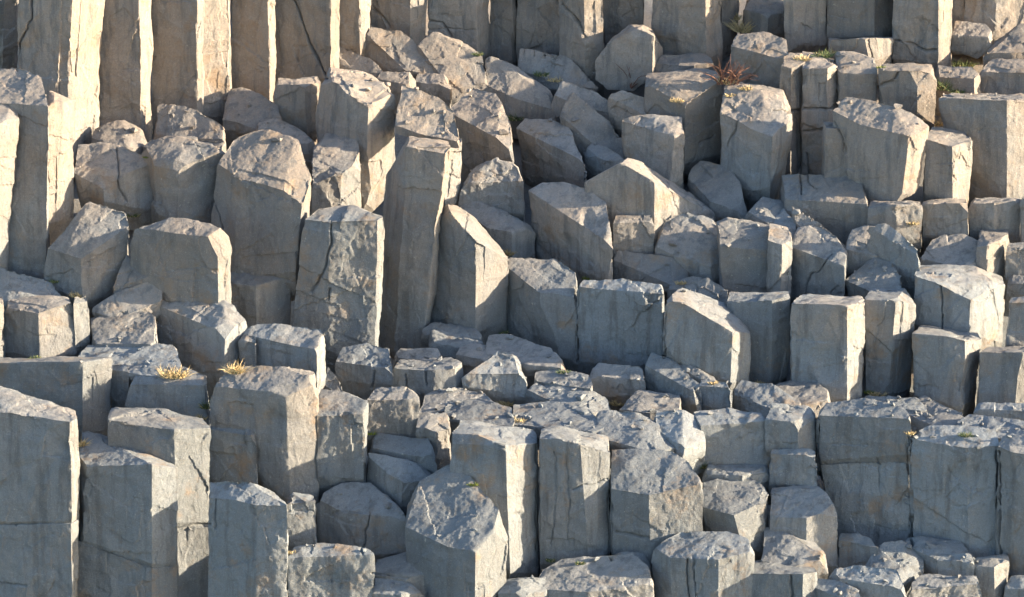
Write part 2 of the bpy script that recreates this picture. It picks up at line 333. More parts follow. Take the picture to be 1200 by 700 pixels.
S(K_,'broad pointed block with a long sunlit slope on its right','686,214,12 728,190,8 767,214,0 838,250,50','836,242,90 752,190,60 736,186,50','690,292 728,300 767,299 838,285',299,chip=.5)
S(RB,'low split block at the foot of the broad pointed block','719,262 742,258 766,260','764,252 722,252','',299,b=.3,chip=.7)
S(SL,'wide slab with a pale dimpled top right of centre','768,288 795,302 832,312 862,304','862,284 836,255 800,248 770,258','768,302 795,316 835,334 860,338',322,b=0.8,chip=.5,a=-0.1)
S(RB,'wide block with a flat pale top and small lit patches','845,286 858,284 892,285 928,281','926,268 872,256 840,255','848,342 860,344 892,346 928,342',344,b=.35,chip=.6)
S(SL,'low wedge slab with a bright lower edge above the flat faced block','714,302 750,318 786,334 809,326','808,312 788,300 720,294','714,332 750,336 786,342 808,338',338,b=0.9,chip=.5)
S(CH,'pale rubble stone above the slanting topped column','780,338 815,346 850,348','848,334 818,318 790,326','',356,b=1.0)
S(RB,'flat faced wide block with a thin bright top rim at the centre','677,336 735,342 778,344','775,334 730,327 684,328','675,422 735,431 777,424',428,b=.3,chip=.4)
S(K_,'column with a slanting sunlit top and bright right side','779,350,0 800,354,0 858,390,0 879,390,22','876,384,60 850,356,70 800,338,60','779,412 800,425 856,449 878,446',448,chip=.4,dz=-0.15)
S(RB,'pale topped block behind the slanting topped column','812,352 840,366 864,378','852,342 830,326 800,332','',410,b=1.0,chip=.5)
S(K_,'narrow column with a thin bright line near its right edge','851,353,0 905,352,0 912,350,10 927,346,14','924,342,55 856,342,55','864,450 903,449 910,447 925,442',448,chip=.4,dz=0.1)
S(K_,'column with an arched scar on its front and a blazing right side','927,352,6 966,360,2 993,359,0 1015,354,22','1008,347,65 940,345,65','928,452 960,464 993,469 1010,464',467,chip=.4,dz=0.05)
S(K_,'column with a jagged sunlit upper right corner','1014,352,0 1050,352,0 1072,358,28','1060,337,60 1020,338,60','1015,462 1042,463 1066,458',462,chip=.5,dz=0.32)
S(BO,'rounded rock sitting on the jagged cornered column','990,328 1020,342 1058,344','1055,322 1044,304 1020,299 1000,314','1000,346 1025,350 1058,350',348,b=.5,chip=.8)
S(K_,'column with a rounded lit right shoulder and diagonal crack','928,290 958,287 989,312','992,286 965,265 938,261','928,348 958,352 990,350',350,b=.5,chip=.6)
S(RB,'short block with a bright thin side left of the rounded shouldered column','900,276,8 914,284,0 927,278,14','922,266,50 902,262,50','902,345 914,348 926,346',347,chip=.5)
S(CH,'pointed brown rock left of the diagonal thin slab','900,264 920,278 936,280','932,262 917,240','',292,b=.4,chip=.5)
S(SL,'thin diagonal slab with a bright upper edge','934,262 960,284 994,312','990,288 962,262 928,240','',320,b=1.2,chip=.5)
S(CH,'rubble rock with a lit patch under the rust stained block','990,292 1030,300 1062,298','1052,274 1024,264 1000,270','',325,b=.5,chip=1.2)
S(SL,'thin tilted sliver above the wide stepped block','1018,264 1050,286 1078,300','1074,290 1040,262','',330,b=1.2,chip=.6)
S(BO,'pale rounded rock above the large angular column at the right','1078,302 1130,316 1160,312','1164,286 1130,272 1095,276','',330,b=.5,chip=.8)
S(K_,'large angular column with a dark crack and broad sunlit side','1071,322,12 1102,334,2 1138,352,0 1179,328,40','1174,316,80 1130,307,85 1075,310,70','1071,380 1102,386 1135,392 1174,402',392,chip=.5)
S(K_,'bright upright column piece behind the large angular column','1146,290,4 1160,288,0 1183,276,34','1180,268,65 1150,270,60','1146,332 1160,334 1182,332',332,chip=.5)
S(RB,'dark stone in the gap at the right edge','1180,292 1235,292','1235,284 1182,284','',326,b=.3,chip=.6)
S(SL,'brown flat stone at the right edge in the gap','1180,332 1235,334','1235,322 1182,322','',350,b=.3,chip=.6)
S(RB,'shaded stacked stone at the right edge below the brown flat one','1182,354 1235,354','1235,346 1184,346','',412,b=.3,chip=.6)
S(ST,'stump with a curved lit rim at the foot of the large angular column','1071,392,4 1110,395,0 1132,398,0 1151,396,36','1146,388,75 1080,382,60','1072,464 1122,477 1126,477 1144,472',476,chip=.5,dz=0.35)
S(ST,'short wide stump at the right edge with a thin pale top','1148,413,3 1195,414,0 1235,410,18','1230,405,50 1150,407,45','1146,474 1190,476 1235,476',475,chip=.5)
S(RB,'low lit stone under the wide stump at the right edge','1143,480 1175,478 1235,482','1235,472 1145,472','',512,b=.3,chip=.8)
S(RB,'shaded rock deep in the gap left of the big overhanging block','968,150 1010,150','','',236,b=.3)
# ---- middle terrace
S(SL,'smooth pale sloping slab at the left end of the terrace','570,416 620,428 668,432','645,408 600,394 572,391','',440,b=0.12,chip=.5)
S(BO,'rounded grey block on the terrace right of the grooved block','542,438 588,434 618,438','606,414 582,410 562,424','543,452 590,468 617,466',468,b=.5)
S(SL,'low slab with a lit edge beside the dark crack on the terrace','490,482 540,477 580,474','575,462 540,454 500,459','',500,b=0.12)
S(SL,'tilted slab with a shadowed left edge and bright streak on the terrace','617,456 655,474 685,484 718,482','712,466 690,456 625,447','',490,b=0.12,chip=.5)
S(SL,'mossy rubble slab at the middle of the terrace','625,446 665,452 697,456','690,440 655,432 628,436','',466,b=0.12,chip=.4)
S(RB,'low brownish block under the flat faced wide block','692,440 730,438 757,446','752,428 700,426','692,468 730,466 757,462',466,b=.3)
S(SL,'curved topped stone with a bright rim below the slanting column','757,428 778,440 818,462','820,452 792,424 764,414','757,456 780,468 822,481',480,b=.4,chip=.5)
S(RB,'small cracked block right of the curved topped stone','816,452 858,454','854,446 818,445','',480,b=.3,chip=.6)
S(CH,'loose triangular stone at the foot of the slanting topped column','792,428 820,444 843,449','836,438 802,424','',454,b=.4,chip=.5)
S(SL,'sunlit slab on the terrace behind the clump of dry grass','726,480 760,484 800,480','796,464 745,457','',492,b=0.12)
S(RB,'low rock with a pale sloping top under the thin lined column','858,460 895,476 932,486','938,472 905,450 862,444','862,480 890,494 930,492',494,b=.4)
S(SL,'sloping sunlit slab left of the stepped upper block at right','905,480 950,474 975,468','965,450 920,445 905,452','',492,b=0.12)
S(SL,'leaning smooth slab with speckled light in the middle of the terrace','700,512 765,530 796,524','772,494 745,480 700,482','',534,b=0.3,chip=.5)
S(BO,'lumpy lit rock on the terrace left of the notched column','770,502 800,526 826,516','820,490 800,479 766,480','',536,b=.5,chip=.4)
S(K_,'column with a notched sunlit right corner below the terrace','822,499 865,494 892,494 905,491','896,485 850,479 812,482','822,548 865,558 893,562 904,556',552,b=.3,chip=.4)
S(SL,'rough slab of the terrace above the striped column','600,500 650,502 712,508','692,480 640,469 602,474','',514,b=0.12)
S(SL,'flat slab with dry grass on the terrace left of the striped column','520,492 560,496 604,500','600,478 560,466 522,470','',505,b=0.12)
S(K_,'thick column with freckled light on its right side, bottom centre','527,510,5 592,514,0 632,516,34','625,504,80 600,498,85 540,492,70','530,590 598,672 631,672',668,chip=.7,dz=-0.1)
S(K_,'wide column with dark vertical stripes on its front','633,510,3 680,520,0 715,530,12','712,512,70 660,500,70 636,502,60','633,662 690,660 716,656',658,chip=.5,dz=0.12)
S(K_,'column with a large smooth pale sloping top and speckled right side','717,573 760,580 787,574 823,567','812,549 798,528 716,526','717,655 762,664 787,645 823,620',658,b=0.5,chip=.5,dz=0.2)
S(BO,'rugged sunlit rock right of the column with the large sloping top','822,594 860,604 898,586','902,574 880,560 825,558','826,618 870,640 896,650',650,b=.4,chip=.4)
S(RB,'low ledge block above the rugged sunlit rock','825,556 870,558 903,553','900,545 826,546','',572,b=.3,chip=.4)
S(ST,'hexagonal stump with a flat top at the bottom edge, right of centre','766,641 786,654 842,656 882,646','876,632 842,616 808,615','766,760 786,760 842,760 882,760',755,b=.3,chip=.4)
S(ST,'block with a sloping pale top and rough bright right corner','903,606 945,607 982,595','968,585 956,565 905,568','903,650 945,665 982,664',662,b=.5,chip=.8)
S(SL,'rough sunlit slab with a bright blunt end','893,658 930,664 970,654','956,634 925,625 896,618','',676,b=.5,chip=.4)
S(RB,'flat topped block with a bright right end at the bottom edge','881,672,2 927,673,1 941,673,0 958,670,16','950,660,60 884,656,55','881,750 927,750 941,750 957,750',745,chip=.4)
S(ST,'upper block of the two part column, with a bright right corner','958,487 995,484 1052,487 1067,491','1062,479 1010,466 963,470','960,540 995,536 1058,540 1066,532',628,b=.3,chip=.8,fix=1)
S(K_,'lower segment of the two part column, with a scarred front','962,545,6 1020,541,2 1067,545,2','1064,538,60 965,538,60','975,640 1020,642 1069,640',629,chip=.4,tie='upper block of the two part')
S(K_,'broad smooth column with a lit notch at its upper right','1066,514 1110,512 1132,525 1172,522','1166,505 1130,498 1085,499','1069,640 1115,645 1135,652 1174,662',650,b=.35,chip=.5)
S(K_,'column at the lower right edge behind the broad smooth column','1168,522 1185,530 1235,536','1230,515 1176,508','1170,740 1190,740 1235,740',700,b=.3,chip=.5)
S(RB,'block with a warm rough top left of the two part column','898,492 935,495 959,489','955,476 905,472','898,530 935,532 959,530',570,b=.3,fix=1)
S(RB,'shaded broken block under the warm rough topped one','903,532 958,534','956,526 904,526','',572,b=.3,chip=.4,fix=1)
S(SL,'cracked ledge slab below the curved rim stump','1058,482 1095,500 1142,510','1122,478 1080,460','',520,b=0.12)
S(SL,'flat ledge slab at the foot of the arched scar column','1010,472 1060,480 1090,482','1070,464 1015,460','',490,b=0.12)
S(SL,'rubble ledge slab at the right above the lower edge column','1120,498 1160,512 1235,520','1235,500 1180,490 1125,484','',528,b=0.12)
S(CH,'small rock with a bright rim below the block with the rough bright corner','983,633 1014,634 1028,642','1018,627 986,625','983,668 1014,672 1028,668',668,b=.3,chip=.4)
S(BO,'pale smooth wedge rock at the foot of the two part column','1012,660 1052,682 1084,668','1078,644 1060,634 1030,636','',688,b=.5,chip=.5)
S(SL,'long low slab at the foot of the broad smooth column','1060,638 1097,656 1145,656','1124,634 1064,628','',668,b=.4,chip=.6)
S(RB,'small square block at the lower right','1098,657 1120,656 1141,658','1137,650 1100,649','1099,690 1120,690 1141,690',682,b=.3,chip=.4)
S(RB,'dark block with a pale rim in the lower right corner','1141,662 1165,664 1181,658','1180,652 1142,652','1145,715 1165,718 1178,716',712,b=.3,chip=.8)
S(RB,'wide rock with a dipping top at the bottom right','1062,692 1100,686 1150,684','1146,676 1078,672','',750,b=.4)
S(RB,'low rough topped rock at the bottom right beside the pale wedge','985,678 1035,686 1064,688','1052,666 1000,662 972,666','',745,b=.4,chip=.6)
S(RB,'low rock at the bottom edge right of the bright ended block','954,688 985,700 1012,712','1005,690 975,674 956,676','',745,b=.4,chip=.6)
S(RB,'shaded low block at the lower right beside the corner column','1178,690 1235,692','1235,675 1180,676','',745,b=.4)
# ---- lower left
S(K_,'foremost left column with a sunlit sloping top and freckled front','-30,482,4 14,484,2 82,494,0 91,490,12','88,482,45 40,462,65 -30,445,70','-30,613 14,613 84,610 90,606',755,chip=.6,fix=1)
S(K_,'lower segment of the foremost left column under the horizontal crack','-30,617,4 14,617,2 83,614,0 91,610,12','88,608,50 -30,608,60','-30,760 26,760 86,760 90,760',755.5,chip=.3,tie='foremost left column with a sunlit')
S(K_,'smooth faced column at the lower left with a pale sloping top','91,546,4 178,545,0 207,549,14','197,535,70 150,510,85 95,498,80','90,630 178,662 207,660',752,chip=.4,fix=1)
S(K_,'lower segment of the smooth faced column, below the bent crack','91,634,4 178,666,0 207,664,14','200,640,70 100,620,70','90,760 178,760 207,760',752.5,chip=.3,tie='smooth faced column at the lower left')
S(K_,'column behind the smooth faced one, its upper right face in sunlight','128,492,4 204,504,0 246,502,20','238,490,60 192,478,70 131,474,60','128,560 207,612 245,612',700,chip=.4,fix=1)
S(K_,'lower segment of the column behind the smooth faced one','205,616,4 246,617,16','240,612,60 205,612,60','207,760 244,760',700.5,chip=.2,tie='column behind the smooth faced one')
S(RB,'shaded block between the sunlit faced column and the stepped column','243,502 275,502 300,512','294,490 250,484','246,562 275,566 302,568',566,b=.4)
S(K_,'column with a hollowed right face under the stepped column','245,578 268,580 300,592 336,592','330,580 290,564 246,561','245,760 268,760 300,760 336,760',750,b=.4,chip=.8)
S(RB,'narrow block under the stepped column at the lower left','334,590 370,587','366,578 336,578','',642,b=.3,chip=.5)
S(ST,'wide smooth stump at the bottom edge left of centre','338,654 375,652 437,650','430,642 380,636 345,641','338,760 375,760 437,760',752,b=.35,chip=.4)
S(ST,'faceted stump with a pale top in the shade, lower left','372,584 398,599 433,604 476,606','466,590 445,570 430,562 400,568','373,637 400,648 426,652 476,648',650,b=.5,chip=.5)
S(ST,'block with a sloping top behind the faceted stump','431,540 455,549 472,566 506,562','506,548 470,534 434,526','432,562 450,578 470,596 504,592',594,b=.5,chip=.6)
S(K_,'big column with a large pale shield shaped top and a bright patch, bottom centre','475,617 525,641 557,646 593,607','572,588 550,556 525,543 498,560 478,574','476,665 526,760 557,760 594,700',750,b=0.6,chip=.4)
S(ST,'stump with a rippled top beside the shield topped column','437,674 475,677 512,668','500,650 475,644 440,647','',745,b=.4)
S(RB,'low front block below the rippled stump at the bottom edge','438,696 470,698 498,694','485,682 440,678','',760,b=.4,chip=.6)
S(RB,'low block at the bottom edge between the shield top and the striped column','585,692 612,694 641,692','640,674 592,672','',760,b=.3)
S(ST,'wide rock with a rippled sloping top at the bottom edge','626,690 690,694 765,684','760,668 742,648 695,652 640,656','',758,b=.4,chip=.9)
S(SL,'pale smooth stone behind the rippled wide rock','694,664 730,668 764,668','756,650 735,645 700,652','',690,b=1.0,chip=.5)
S(RB,'small rock above the sloping topped block in the lower shade','430,524 470,532 512,538','502,514 440,508','',552,b=.4)
S(RB,'block in the shade between the freckled block and the thick column','489,500 510,502 529,500','526,482 492,482','490,545 510,548 530,548',548,b=.4)
CRACKS = [(l, w, d) for l, w, d in [
 ('676,338 676,424', 1.8, .08), ('778,345 779,420', 1.6, .07), ('1066,515 1068,640', 1.8, .08), ('958,490 960,566', 1.8, .07), ('715,575 716,655', 1.6, .07), ('631,515 631,665', 1.6, .06),
 ('37,0 38,22 28,38 22,50 19,80', 1.6, .05), ('345,0 352,20 362,50 371,70 381,90', 1.6, .05),
 ('437,12 448,20 456,32', 1.4, .035), ('503,24 518,28 528,44', 1.6, .04), ('501,35 556,35', 1.3, .02), ('655,2 672,22 686,45', 2.5, .04),
 ('388,258 388,285 382,310 372,330 366,342', 1.6, .04), ('387,340 384,352', 1.4, .03), ('250,235 256,250 260,268', 1.5, .045),
 ('137,175 140,222 148,236', 1.6, .035), ('1102,336 1104,386', 1.8, .05), ('975,296 958,318 950,322 944,345', 1.4, .035),
 ('1048,48 1070,52 1085,60 1096,58', 1.5, .045), ('1018,46 1024,74', 1.5, .04), ('1031,100 1045,96 1052,84', 1.4, .04),
 ('905,128 926,130 941,127 972,129 982,125', 1.6, .05), ('936,135 938,225', 1.6, .04), ('944,180 948,215 958,222', 1.3, .03), ('935,155 970,150', 1.3, .03), ('1065,540 1062,520', 1.2, .02), ('1029,538 1030,578', 1.6, .02),
 ('650,530 653,580 645,640', 1.6, .018), ('663,535 667,590 665,640', 1.6, .015), ('672,574 682,570 700,566 712,562', 1.4, .03), ('721,623 740,628 760,632', 1.6, .04),
 
 ('0,684 30,686', 1.3, .03), ('207,619 245,614', 1.5, .04), ('252,585 252,620', 1.5, .03), 
 ('805,655 806,700', 1.6, .035), ('813,655 814,700', 1.6, .035), ('927,675 927,720', 1.6, .04), ('439,436 436,455', 1.4, .03), ('497,350 499,352', 1, .01),
 ('434,603 428,625 424,648', 1.8, .035), ('372,560 400,562', 1.2, .01), ('437,672 478,677', 1.4, .03), ('935,380 940,400', 1.2, .01),
 ('1037,300 1037,300', 1, .01), ('902,215 910,160', 1.2, .012), ('864,140 852,172', 1.2, .03), ('820,170 838,158', 1.2, .03), ('978,143 988,165 990,178', 1.3, .035),
 ('941,155 965,152', 1.3, .03), ('475,440 476,455', 1.5, .04), ('498,434 500,452', 1.5, .04), 
 ('815,455 822,475', 1.5, .04), ('1168,530 1172,650', 1.8, .07),
 ('300,185 301,187', 1, .01)]]
SCOOPS = [(970, 425, 20, 26, .05), (688, 258, 10, 16, .05), (665, 300, 18, 30, .03), (225, 200, 18, 28, .05), (1028, 590, 20, 50, .03), (316, 505, 20, 28, .04),
 (80, 520, 35, 24, .03), (700, 260, 14, 30, .02), (735, 90, 30, 20, .02), (1005, 215, 20, 22, .03), (85, 310, 20, 24, .03), (300, 250, 30, 40, .02),
 (240, 395, 16, 40, .03), (80, 445, 26, 22, .02), (330, 490, 22, 18, .03), (880, 505, 14, 10, .04), (815, 480, 8, 8, .04), (610, 605, 9, 6, .05),
 (755, 610, 30, 60, .02), (785, 60, 14, 22, .03), (430, 110, 22, 28, .04), (985, 380, 14, 22, .03), (1125, 400, 16, 20, .03), (1160, 440, 26, 24, .03), (290, 640, 26, 50, .03)]

TUFTS = [
 (203, 441, .15, .14, 150, 's', 'biggest straw coloured tuft, on the round shouldered block at the left'),
 (276, 436, .10, .15, 90, 's', 'straw tuft at the right foot of the six sided stump'),
 (241, 478, .04, .13, 60, 'g', 'green tuft hanging in the crack left of the stepped column'),
 (236, 490, .06, .08, 40, 's', 'dry tuft at the bottom of the crack left of the stepped column'),
 (872, 36, .13, .22, 130, 's', 'straw tuft at the top edge beside the short bright column piece'),
 (862, 22, .06, .12, 50, 's', 'thin straw tuft at the very top above the shrub'),
 (940, 70, .10, .08, 90, 's', 'yellowish grass mat on the left end of the squared column'),
 (964, 66, .12, .10, 120, 'g', 'green and straw grass on top of the squared column'),
 (978, 62, .06, .09, 40, 's', 'dry tuft at the rear corner of the squared column'),
 (1128, 78, .12, .12, 120, 'g', 'grey green tuft under the warm sunlit boulder at the right'),
 (1106, 104, .09, .16, 110, 'g', 'tall green tuft beside the wide grey block with the forked crack'),
 (1122, 108, .10, .08, 80, 'g', 'low green tuft under the flat stone with the shadowed front'),
 (1100, 146, .08, .08, 50, 's', 'dry tuft in the crack above the block with the bright corner'),
 (1032, 79, .05, .05, 40, 'm', 'bright yellow green moss at the corner of the wide grey block'),
 (1028, 463, .09, .09, 80, 's', 'straw tuft at the foot of the column with the jagged lit corner'),
 (1018, 460, .05, .06, 40, 'm', 'yellow green moss beside the straw tuft on the right ledge'),
 (560, 64, .06, .06, 60, 'g', 'bright green tuft above the right long tilted slab'),
 (634, 88, .09, .08, 80, 'g', 'green tuft on the bulging slab near the smooth grey slab'),
 (652, 94, .10, .07, 70, 's', 'dry grass along the top of the thin ridge stone'),
 (604, 140, .07, .12, 90, 'g', 'green tuft in the crack right of the domed block'),
 (596, 298, .06, .10, 70, 's', 'yellow tuft in the corner right of the sharp ridged column'),
 (589, 390, .06, .07, 50, 'g', 'small green tuft at the foot of the speckled topped stump'),
 (724, 474, .07, .11, 80, 's', 'straw tuft in the middle of the terrace'),
 (594, 474, .07, .10, 70, 's', 'straw tuft left of the tilted slab on the terrace'),
 (662, 436, .08, .05, 60, 'g', 'green tuft on the mossy rubble slab'),
 (604, 494, .12, .07, 90, 's', 'wispy dry grass behind the thick freckled column'),
 (90, 347, .07, .08, 60, 's', 'dry tuft at the foot of the large broken boulder'),
 (64, 330, .06, .06, 60, 'g', 'green tuft left of the large broken boulder'),
 (156, 253, .07, .07, 60, 'g', 'dull green tuft above the square block with the thin pale top'),
 (172, 184, .05, .03, 40, 'm', 'green moss cushion between the two pinkish topped rocks at the left'),
 (42, 420, .06, .06, 50, 'g', 'small green tuft at the foot of the square stump'),
 (95, 522, .05, .12, 60, 's', 'dry tuft in the crack beside the foremost left column'),
 (341, 648, .05, .05, 40, 's', 'tiny pale tuft by the wide smooth stump at the bottom'),
 (555, 568, .05, .05, 40, 'm', 'dark moss beside the shield topped column'),
 (646, 657, .05, .06, 50, 'g', 'bright green tuft at the left end of the rippled wide rock'),
 (680, 660, .05, .05, 40, 'g', 'bright green tuft at the foot of the striped column'),
 (824, 548, .05, .12, 60, 'g', 'upright tuft right of the column with the large sloping top'),
 (836, 449, .05, .05, 40, 's', 'small dry tuft on the small cracked block'),
 (892, 449, .07, .06, 50, 's', 'dry tuft at the foot of the thin lined column'),
 (1132, 510, .08, .06, 70, 'g', 'green tuft on top of the broad smooth column'),
 (1066, 508, .05, .05, 40, 's', 'small dry tuft right of the two part column'),
 (690, 326, .08, .04, 60, 'm', 'brown green moss above the flat faced wide block'),
 (798, 332, .06, .06, 50, 's', 'dry tuft behind the slanting topped column'),
 (875, 104, .08, .06, 60, 's', 'dry grass on top of the rough bright sided block'),
 (856, 112, .06, .05, 40, 's', 'second patch of dry grass on the rough bright sided block'),
 (1070, 262, .07, .06, 50, 's', 'dry grass under the freckled sunlit block'),
 (436, 508, .05, .05, 40, 'm', 'moss in the corner of the freckled fronted block'),
 (794, 118, .09, .06, 60, 's', 'dry grass on the mossy shaded block'),
]
CHIPS = [
 ('on the middle terrace', (480, 390, 860, 505, 60, .02, .055)),
 ('on the lower right ledges', (950, 625, 1190, 700, 26, .02, .05)),
 ('on the right ledge below the tall columns', (1000, 460, 1195, 515, 26, .02, .05)),
 ('among the rocks below the back wall', (110, 95, 700, 175, 36, .02, .055)),
 ('on the left ledge by the perched rock', (85, 395, 300, 445, 12, .02, .04)),
 ('on the upper right ledges', (930, 60, 1190, 150, 16, .02, .045)),
 ('in the rubble right of centre', (780, 240, 1080, 345, 24, .02, .05)),
 ('on the bottom ledges', (300, 560, 760, 700, 22, .018, .04)),
]
PLACE = [-0.067,-0.001,0.014,0.343,0.022,0.328,0.362,0.347,0.05,0.067,0.063,-0.116,-0.066,-0.219,-0.35,0.1,0.182,0.32,0.687,0.396,0.672,0.407,0.212,0.383,0.341,0.69,0.632,0.527,0.751,0.775,0.595,0.696,0.832,0.694,0.745,1.192,1.177,1.01,1.246,1.278,1.242,1.423,1.288,1.347,1.598,1.294,1.591,1.275,1.155,1.234,1.864,1.813,1.556,2.046,1.95,1.848,2.46,2.306,2.392,2.428,1.751,2.101,2.479,2.63,2.619,2.897,2.7,2.196,2.972,2.92,2.62,2.996,2.668,2.988,3.28,2.883,2.764,1.881,2.534,3.025,3.415,2.883,3.133,2.84,3.534,3.762,3.822,2.844,2.9,3.98,4.241,2.786,3.32,3.828,3.045,2.951,3.858,4.504,4.186,3.528,4.41,3.393,4.033,3.539,3.367,4.372,3.694,3.663,4.158,4.005,3.783,4.255,3.649,4.528,4.635,4.26,4.018,4.074,4.244,4.733,4.341,4.341,4.767,4.474,4.135,5.505,5.284,5.192,4.671,4.774,4.979,5.416,4.868,4.746,4.792,5.083,4.701,5.487,4.7,5.333,6.087,5.985,4.836,5.125,5.208,5.651,5.772,5.615,5.851,6.391,6.4,6.174,6.356,5.56,6.7,6.554,5.675,6.121,5.795,5.87,6.698,6.376,6.123,6.708,7.246,7.592,6.374,6.596,6.643,6.582,6.908,6.891,6.633,7.711,6.733,7.21,7.842,7.874,6.8,7.671,7.799,7.2,7.671,8.11,8.011,8.018,7.739,8.16,7.333,7.274,7.4,8.103,8.658,8.776,8.675,7.543,8.621,8.544,7.815,7.97,8.014,8.469,8.036,8.41]


def inside(px, py, poly):
    c = False; n = len(poly)
    for i in range(n):
        x1, y1 = poly[i][:2]; x2, y2 = poly[i - 1][:2]
        if (y1 > py) != (y2 > py) and px < (x2 - x1) * (py - y1) / (y2 - y1) + x1: c = not c
    return c
BL.sort(key=lambda q: -q['base'])
def shape(q, Yb):
    """corner points of the stone in the place, its front foot at distance Yb"""
    F, K, B = q['F'], q['K'], q['B']
    flat = [p for p in F if len(p) == 2]
    an = max(flat, key=lambda p: p[1]) if flat else min(F, key=lambda p: (p[2], -p[0]))
    A = at(an[0], an[1], Yb + (an[2] / 100 if len(an) > 2 else 0))
    def loc(p):
        v = at(p[0], p[1], Yb + p[2] / 100) if len(p) == 3 else on_plane(p[0], p[1], A, q['a'], q['b'])
        # the broken fronts are turned a little to the left, away from the sun
        if v.x < A.x: return at(p[0], p[1], v.y - q['sh'] * (v.x - A.x))
        return at(p[0], p[1], v.y + ((.42 if v.x - A.x < .33 else -.12) * (v.x - A.x) if len(p) == 2 else 0))
    f3 = [loc(p) for p in F]
    k3 = [loc(p) for p in K] if K else [v + Vector((0, .4, -.01)) for v in reversed(f3)]
    if B is None:
        j = min(range(len(f3)), key=lambda i: f3[i].y)
        zb = at(F[j][0], q['base'], f3[j].y).z
        b3 = [Vector((v.x, v.y, zb)) for v in f3]
    else:
        b3 = [at(p[0], p[1], v.y) for p, v in zip(B, f3)]
    zmin = min(v.z for v in b3)
    sx = sum(v.x for v in b3) / len(b3) - sum(v.x for v in f3) / len(f3)
    sc = (max(v.x for v in b3) - min(v.x for v in b3)) / max(.01, max(v.x for v in f3) - min(v.x for v in f3))
    mxx = sum(v.x for v in f3) / len(f3)
    pts = f3 + k3 + b3
    if q['root']:
        pts += [v + Vector((0, .18, -.35)) for v in b3]
        pts += [Vector((mxx + sx + (v.x - mxx) * min(sc, 1.05), v.y + .05, zmin - .3)) for v in k3]
    else:
        zt = max(v.z for v in f3)
        pts += [Vector((mxx + sx * .7 + (v.x - mxx) * min(sc, 1), v.y, zmin + .25 * (zt - zmin))) for v in k3]
    q.update(Y=Yb, A=A, f3=f3, k3=k3, b3=b3, pts=pts)
for k, q in enumerate(BL):
    Y0 = D(sum(p[0] for p in q['F']) / len(q['F']), q['base']) + q['dz']
    shape(q, PLACE[k] if k < len(PLACE) else Y0)
#SOLVE
for q in BL:
    pts, f3, k3, b3 = q['pts'], q['f3'], q['k3'], q['b3']
    # convex body with broken corners
    rnd = random.Random(sum(map(ord, q['label'])) * 31)
    bm = bmesh.new()
    for v in pts: bm.verts.new(v)
    r = bmesh.ops.convex_hull(bm, input=list(bm.verts))
    junk = list({e for e in r['geom_interior'] if isinstance(e, bmesh.types.BMVert) and e.is_valid})
    if junk: bmesh.ops.delete(bm, geom=junk, context='VERTS')
    loose = [v for v in bm.verts if not v.link_faces]
    if loose: bmesh.ops.delete(bm, geom=loose, context='VERTS')
    cen = sum((v.co for v in bm.verts), Vector()) / len(bm.verts)
    size = max((v.co - cen).length for v in bm.verts)
    tops = f3 + k3 + b3
    for t in range(int(11 * q['chip'])):
        v0 = rnd.choice(tops); i0 = tops.index(v0)
        w0 = tops[(i0 + 1) % len(tops)]
        s = rnd.random() * .6 if t % 2 else 0
        base_p = v0.lerp(w0, s) if (v0 - w0).length < .8 else v0
        nrm = (base_p - cen).normalized() + Vector([rnd.uniform(-.6, .6) for _ in range(3)])
        nrm.normalize()
        dd = max(v.co.dot(nrm) for v in bm.verts)
        cut = min(size * .08, (.005 + .045 * rnd.random() ** 3) * (1 + min(size, 1)))
        bmesh.ops.bisect_plane(bm, geom=bm.verts[:] + bm.edges[:] + bm.faces[:], plane_co=nrm * (dd - cut), plane_no=nrm, clear_outer=True)
        be = [e for e in bm.edges if e.is_boundary]
        if be: bmesh.ops.holes_fill(bm, edges=be, sides=0)
    bmesh.ops.recalc_face_normals(bm, faces=bm.faces[:])
    me = bpy.data.meshes.new(q['kind']); bm.to_mesh(me); bm.free()
    o = bpy.data.objects.new(q['kind'], me); COL.objects.link(o)
    md = o.modifiers.new('r', 'REMESH'); md.mode = 'SHARP'; md.use_remove_disconnected = False; md.sharpness = 1.0
    ext = max(max(v[k] for v in pts) - min(v[k] for v in pts) for k in range(3))
    cell = min(.041, max(.02, ext / 17))
    md.octree_depth = max(3, math.ceil(math.log2(ext / .9 / cell)))
    md.scale = min(.99, ext / (cell * 2 ** md.octree_depth))
    md.use_smooth_shade = True
    q['o'] = o
# evaluate all voxel meshes at once, then carve the relief into them
dg = bpy.context.evaluated_depsgraph_get()
V = []; N = []; cnt = []
tv, tf, base_i, fcs = [], [], 0, []
for q in BL:
    ev = q['o'].evaluated_get(dg)
    nm = bpy.data.meshes.new_from_object(ev)
    q['nm'] = nm
    n = len(nm.vertices); c = np.empty(n * 3, np.float32); nm.vertices.foreach_get('co', c); c = c.reshape(-1, 3)
    k = len(nm.polygons); f = np.empty(len(nm.loops), np.int32); nm.loops.foreach_get('vertex_index', f)
    if len(f) != 4 * k:
        fl = [tuple(p.vertices) for p in nm.polygons]
    else:
        fl = f.reshape(-1, 4).tolist()
    cc = np.empty(k * 3, np.float32); nm.polygons.foreach_get('center', cc)
    nn_ = np.empty(k * 3, np.float32); nm.polygons.foreach_get('normal', nn_)
    fcs.append((cc.reshape(-1, 3), nn_.reshape(-1, 3)))
    tv.extend(map(tuple, c.tolist())); tf.extend([tuple(i + base_i for i in g_) for g_ in fl]); base_i += n
from mathutils.bvhtree import BVHTree
tree = BVHTree.FromPolygons(tv, tf)
del tv, tf
CA = np.array(CAM)
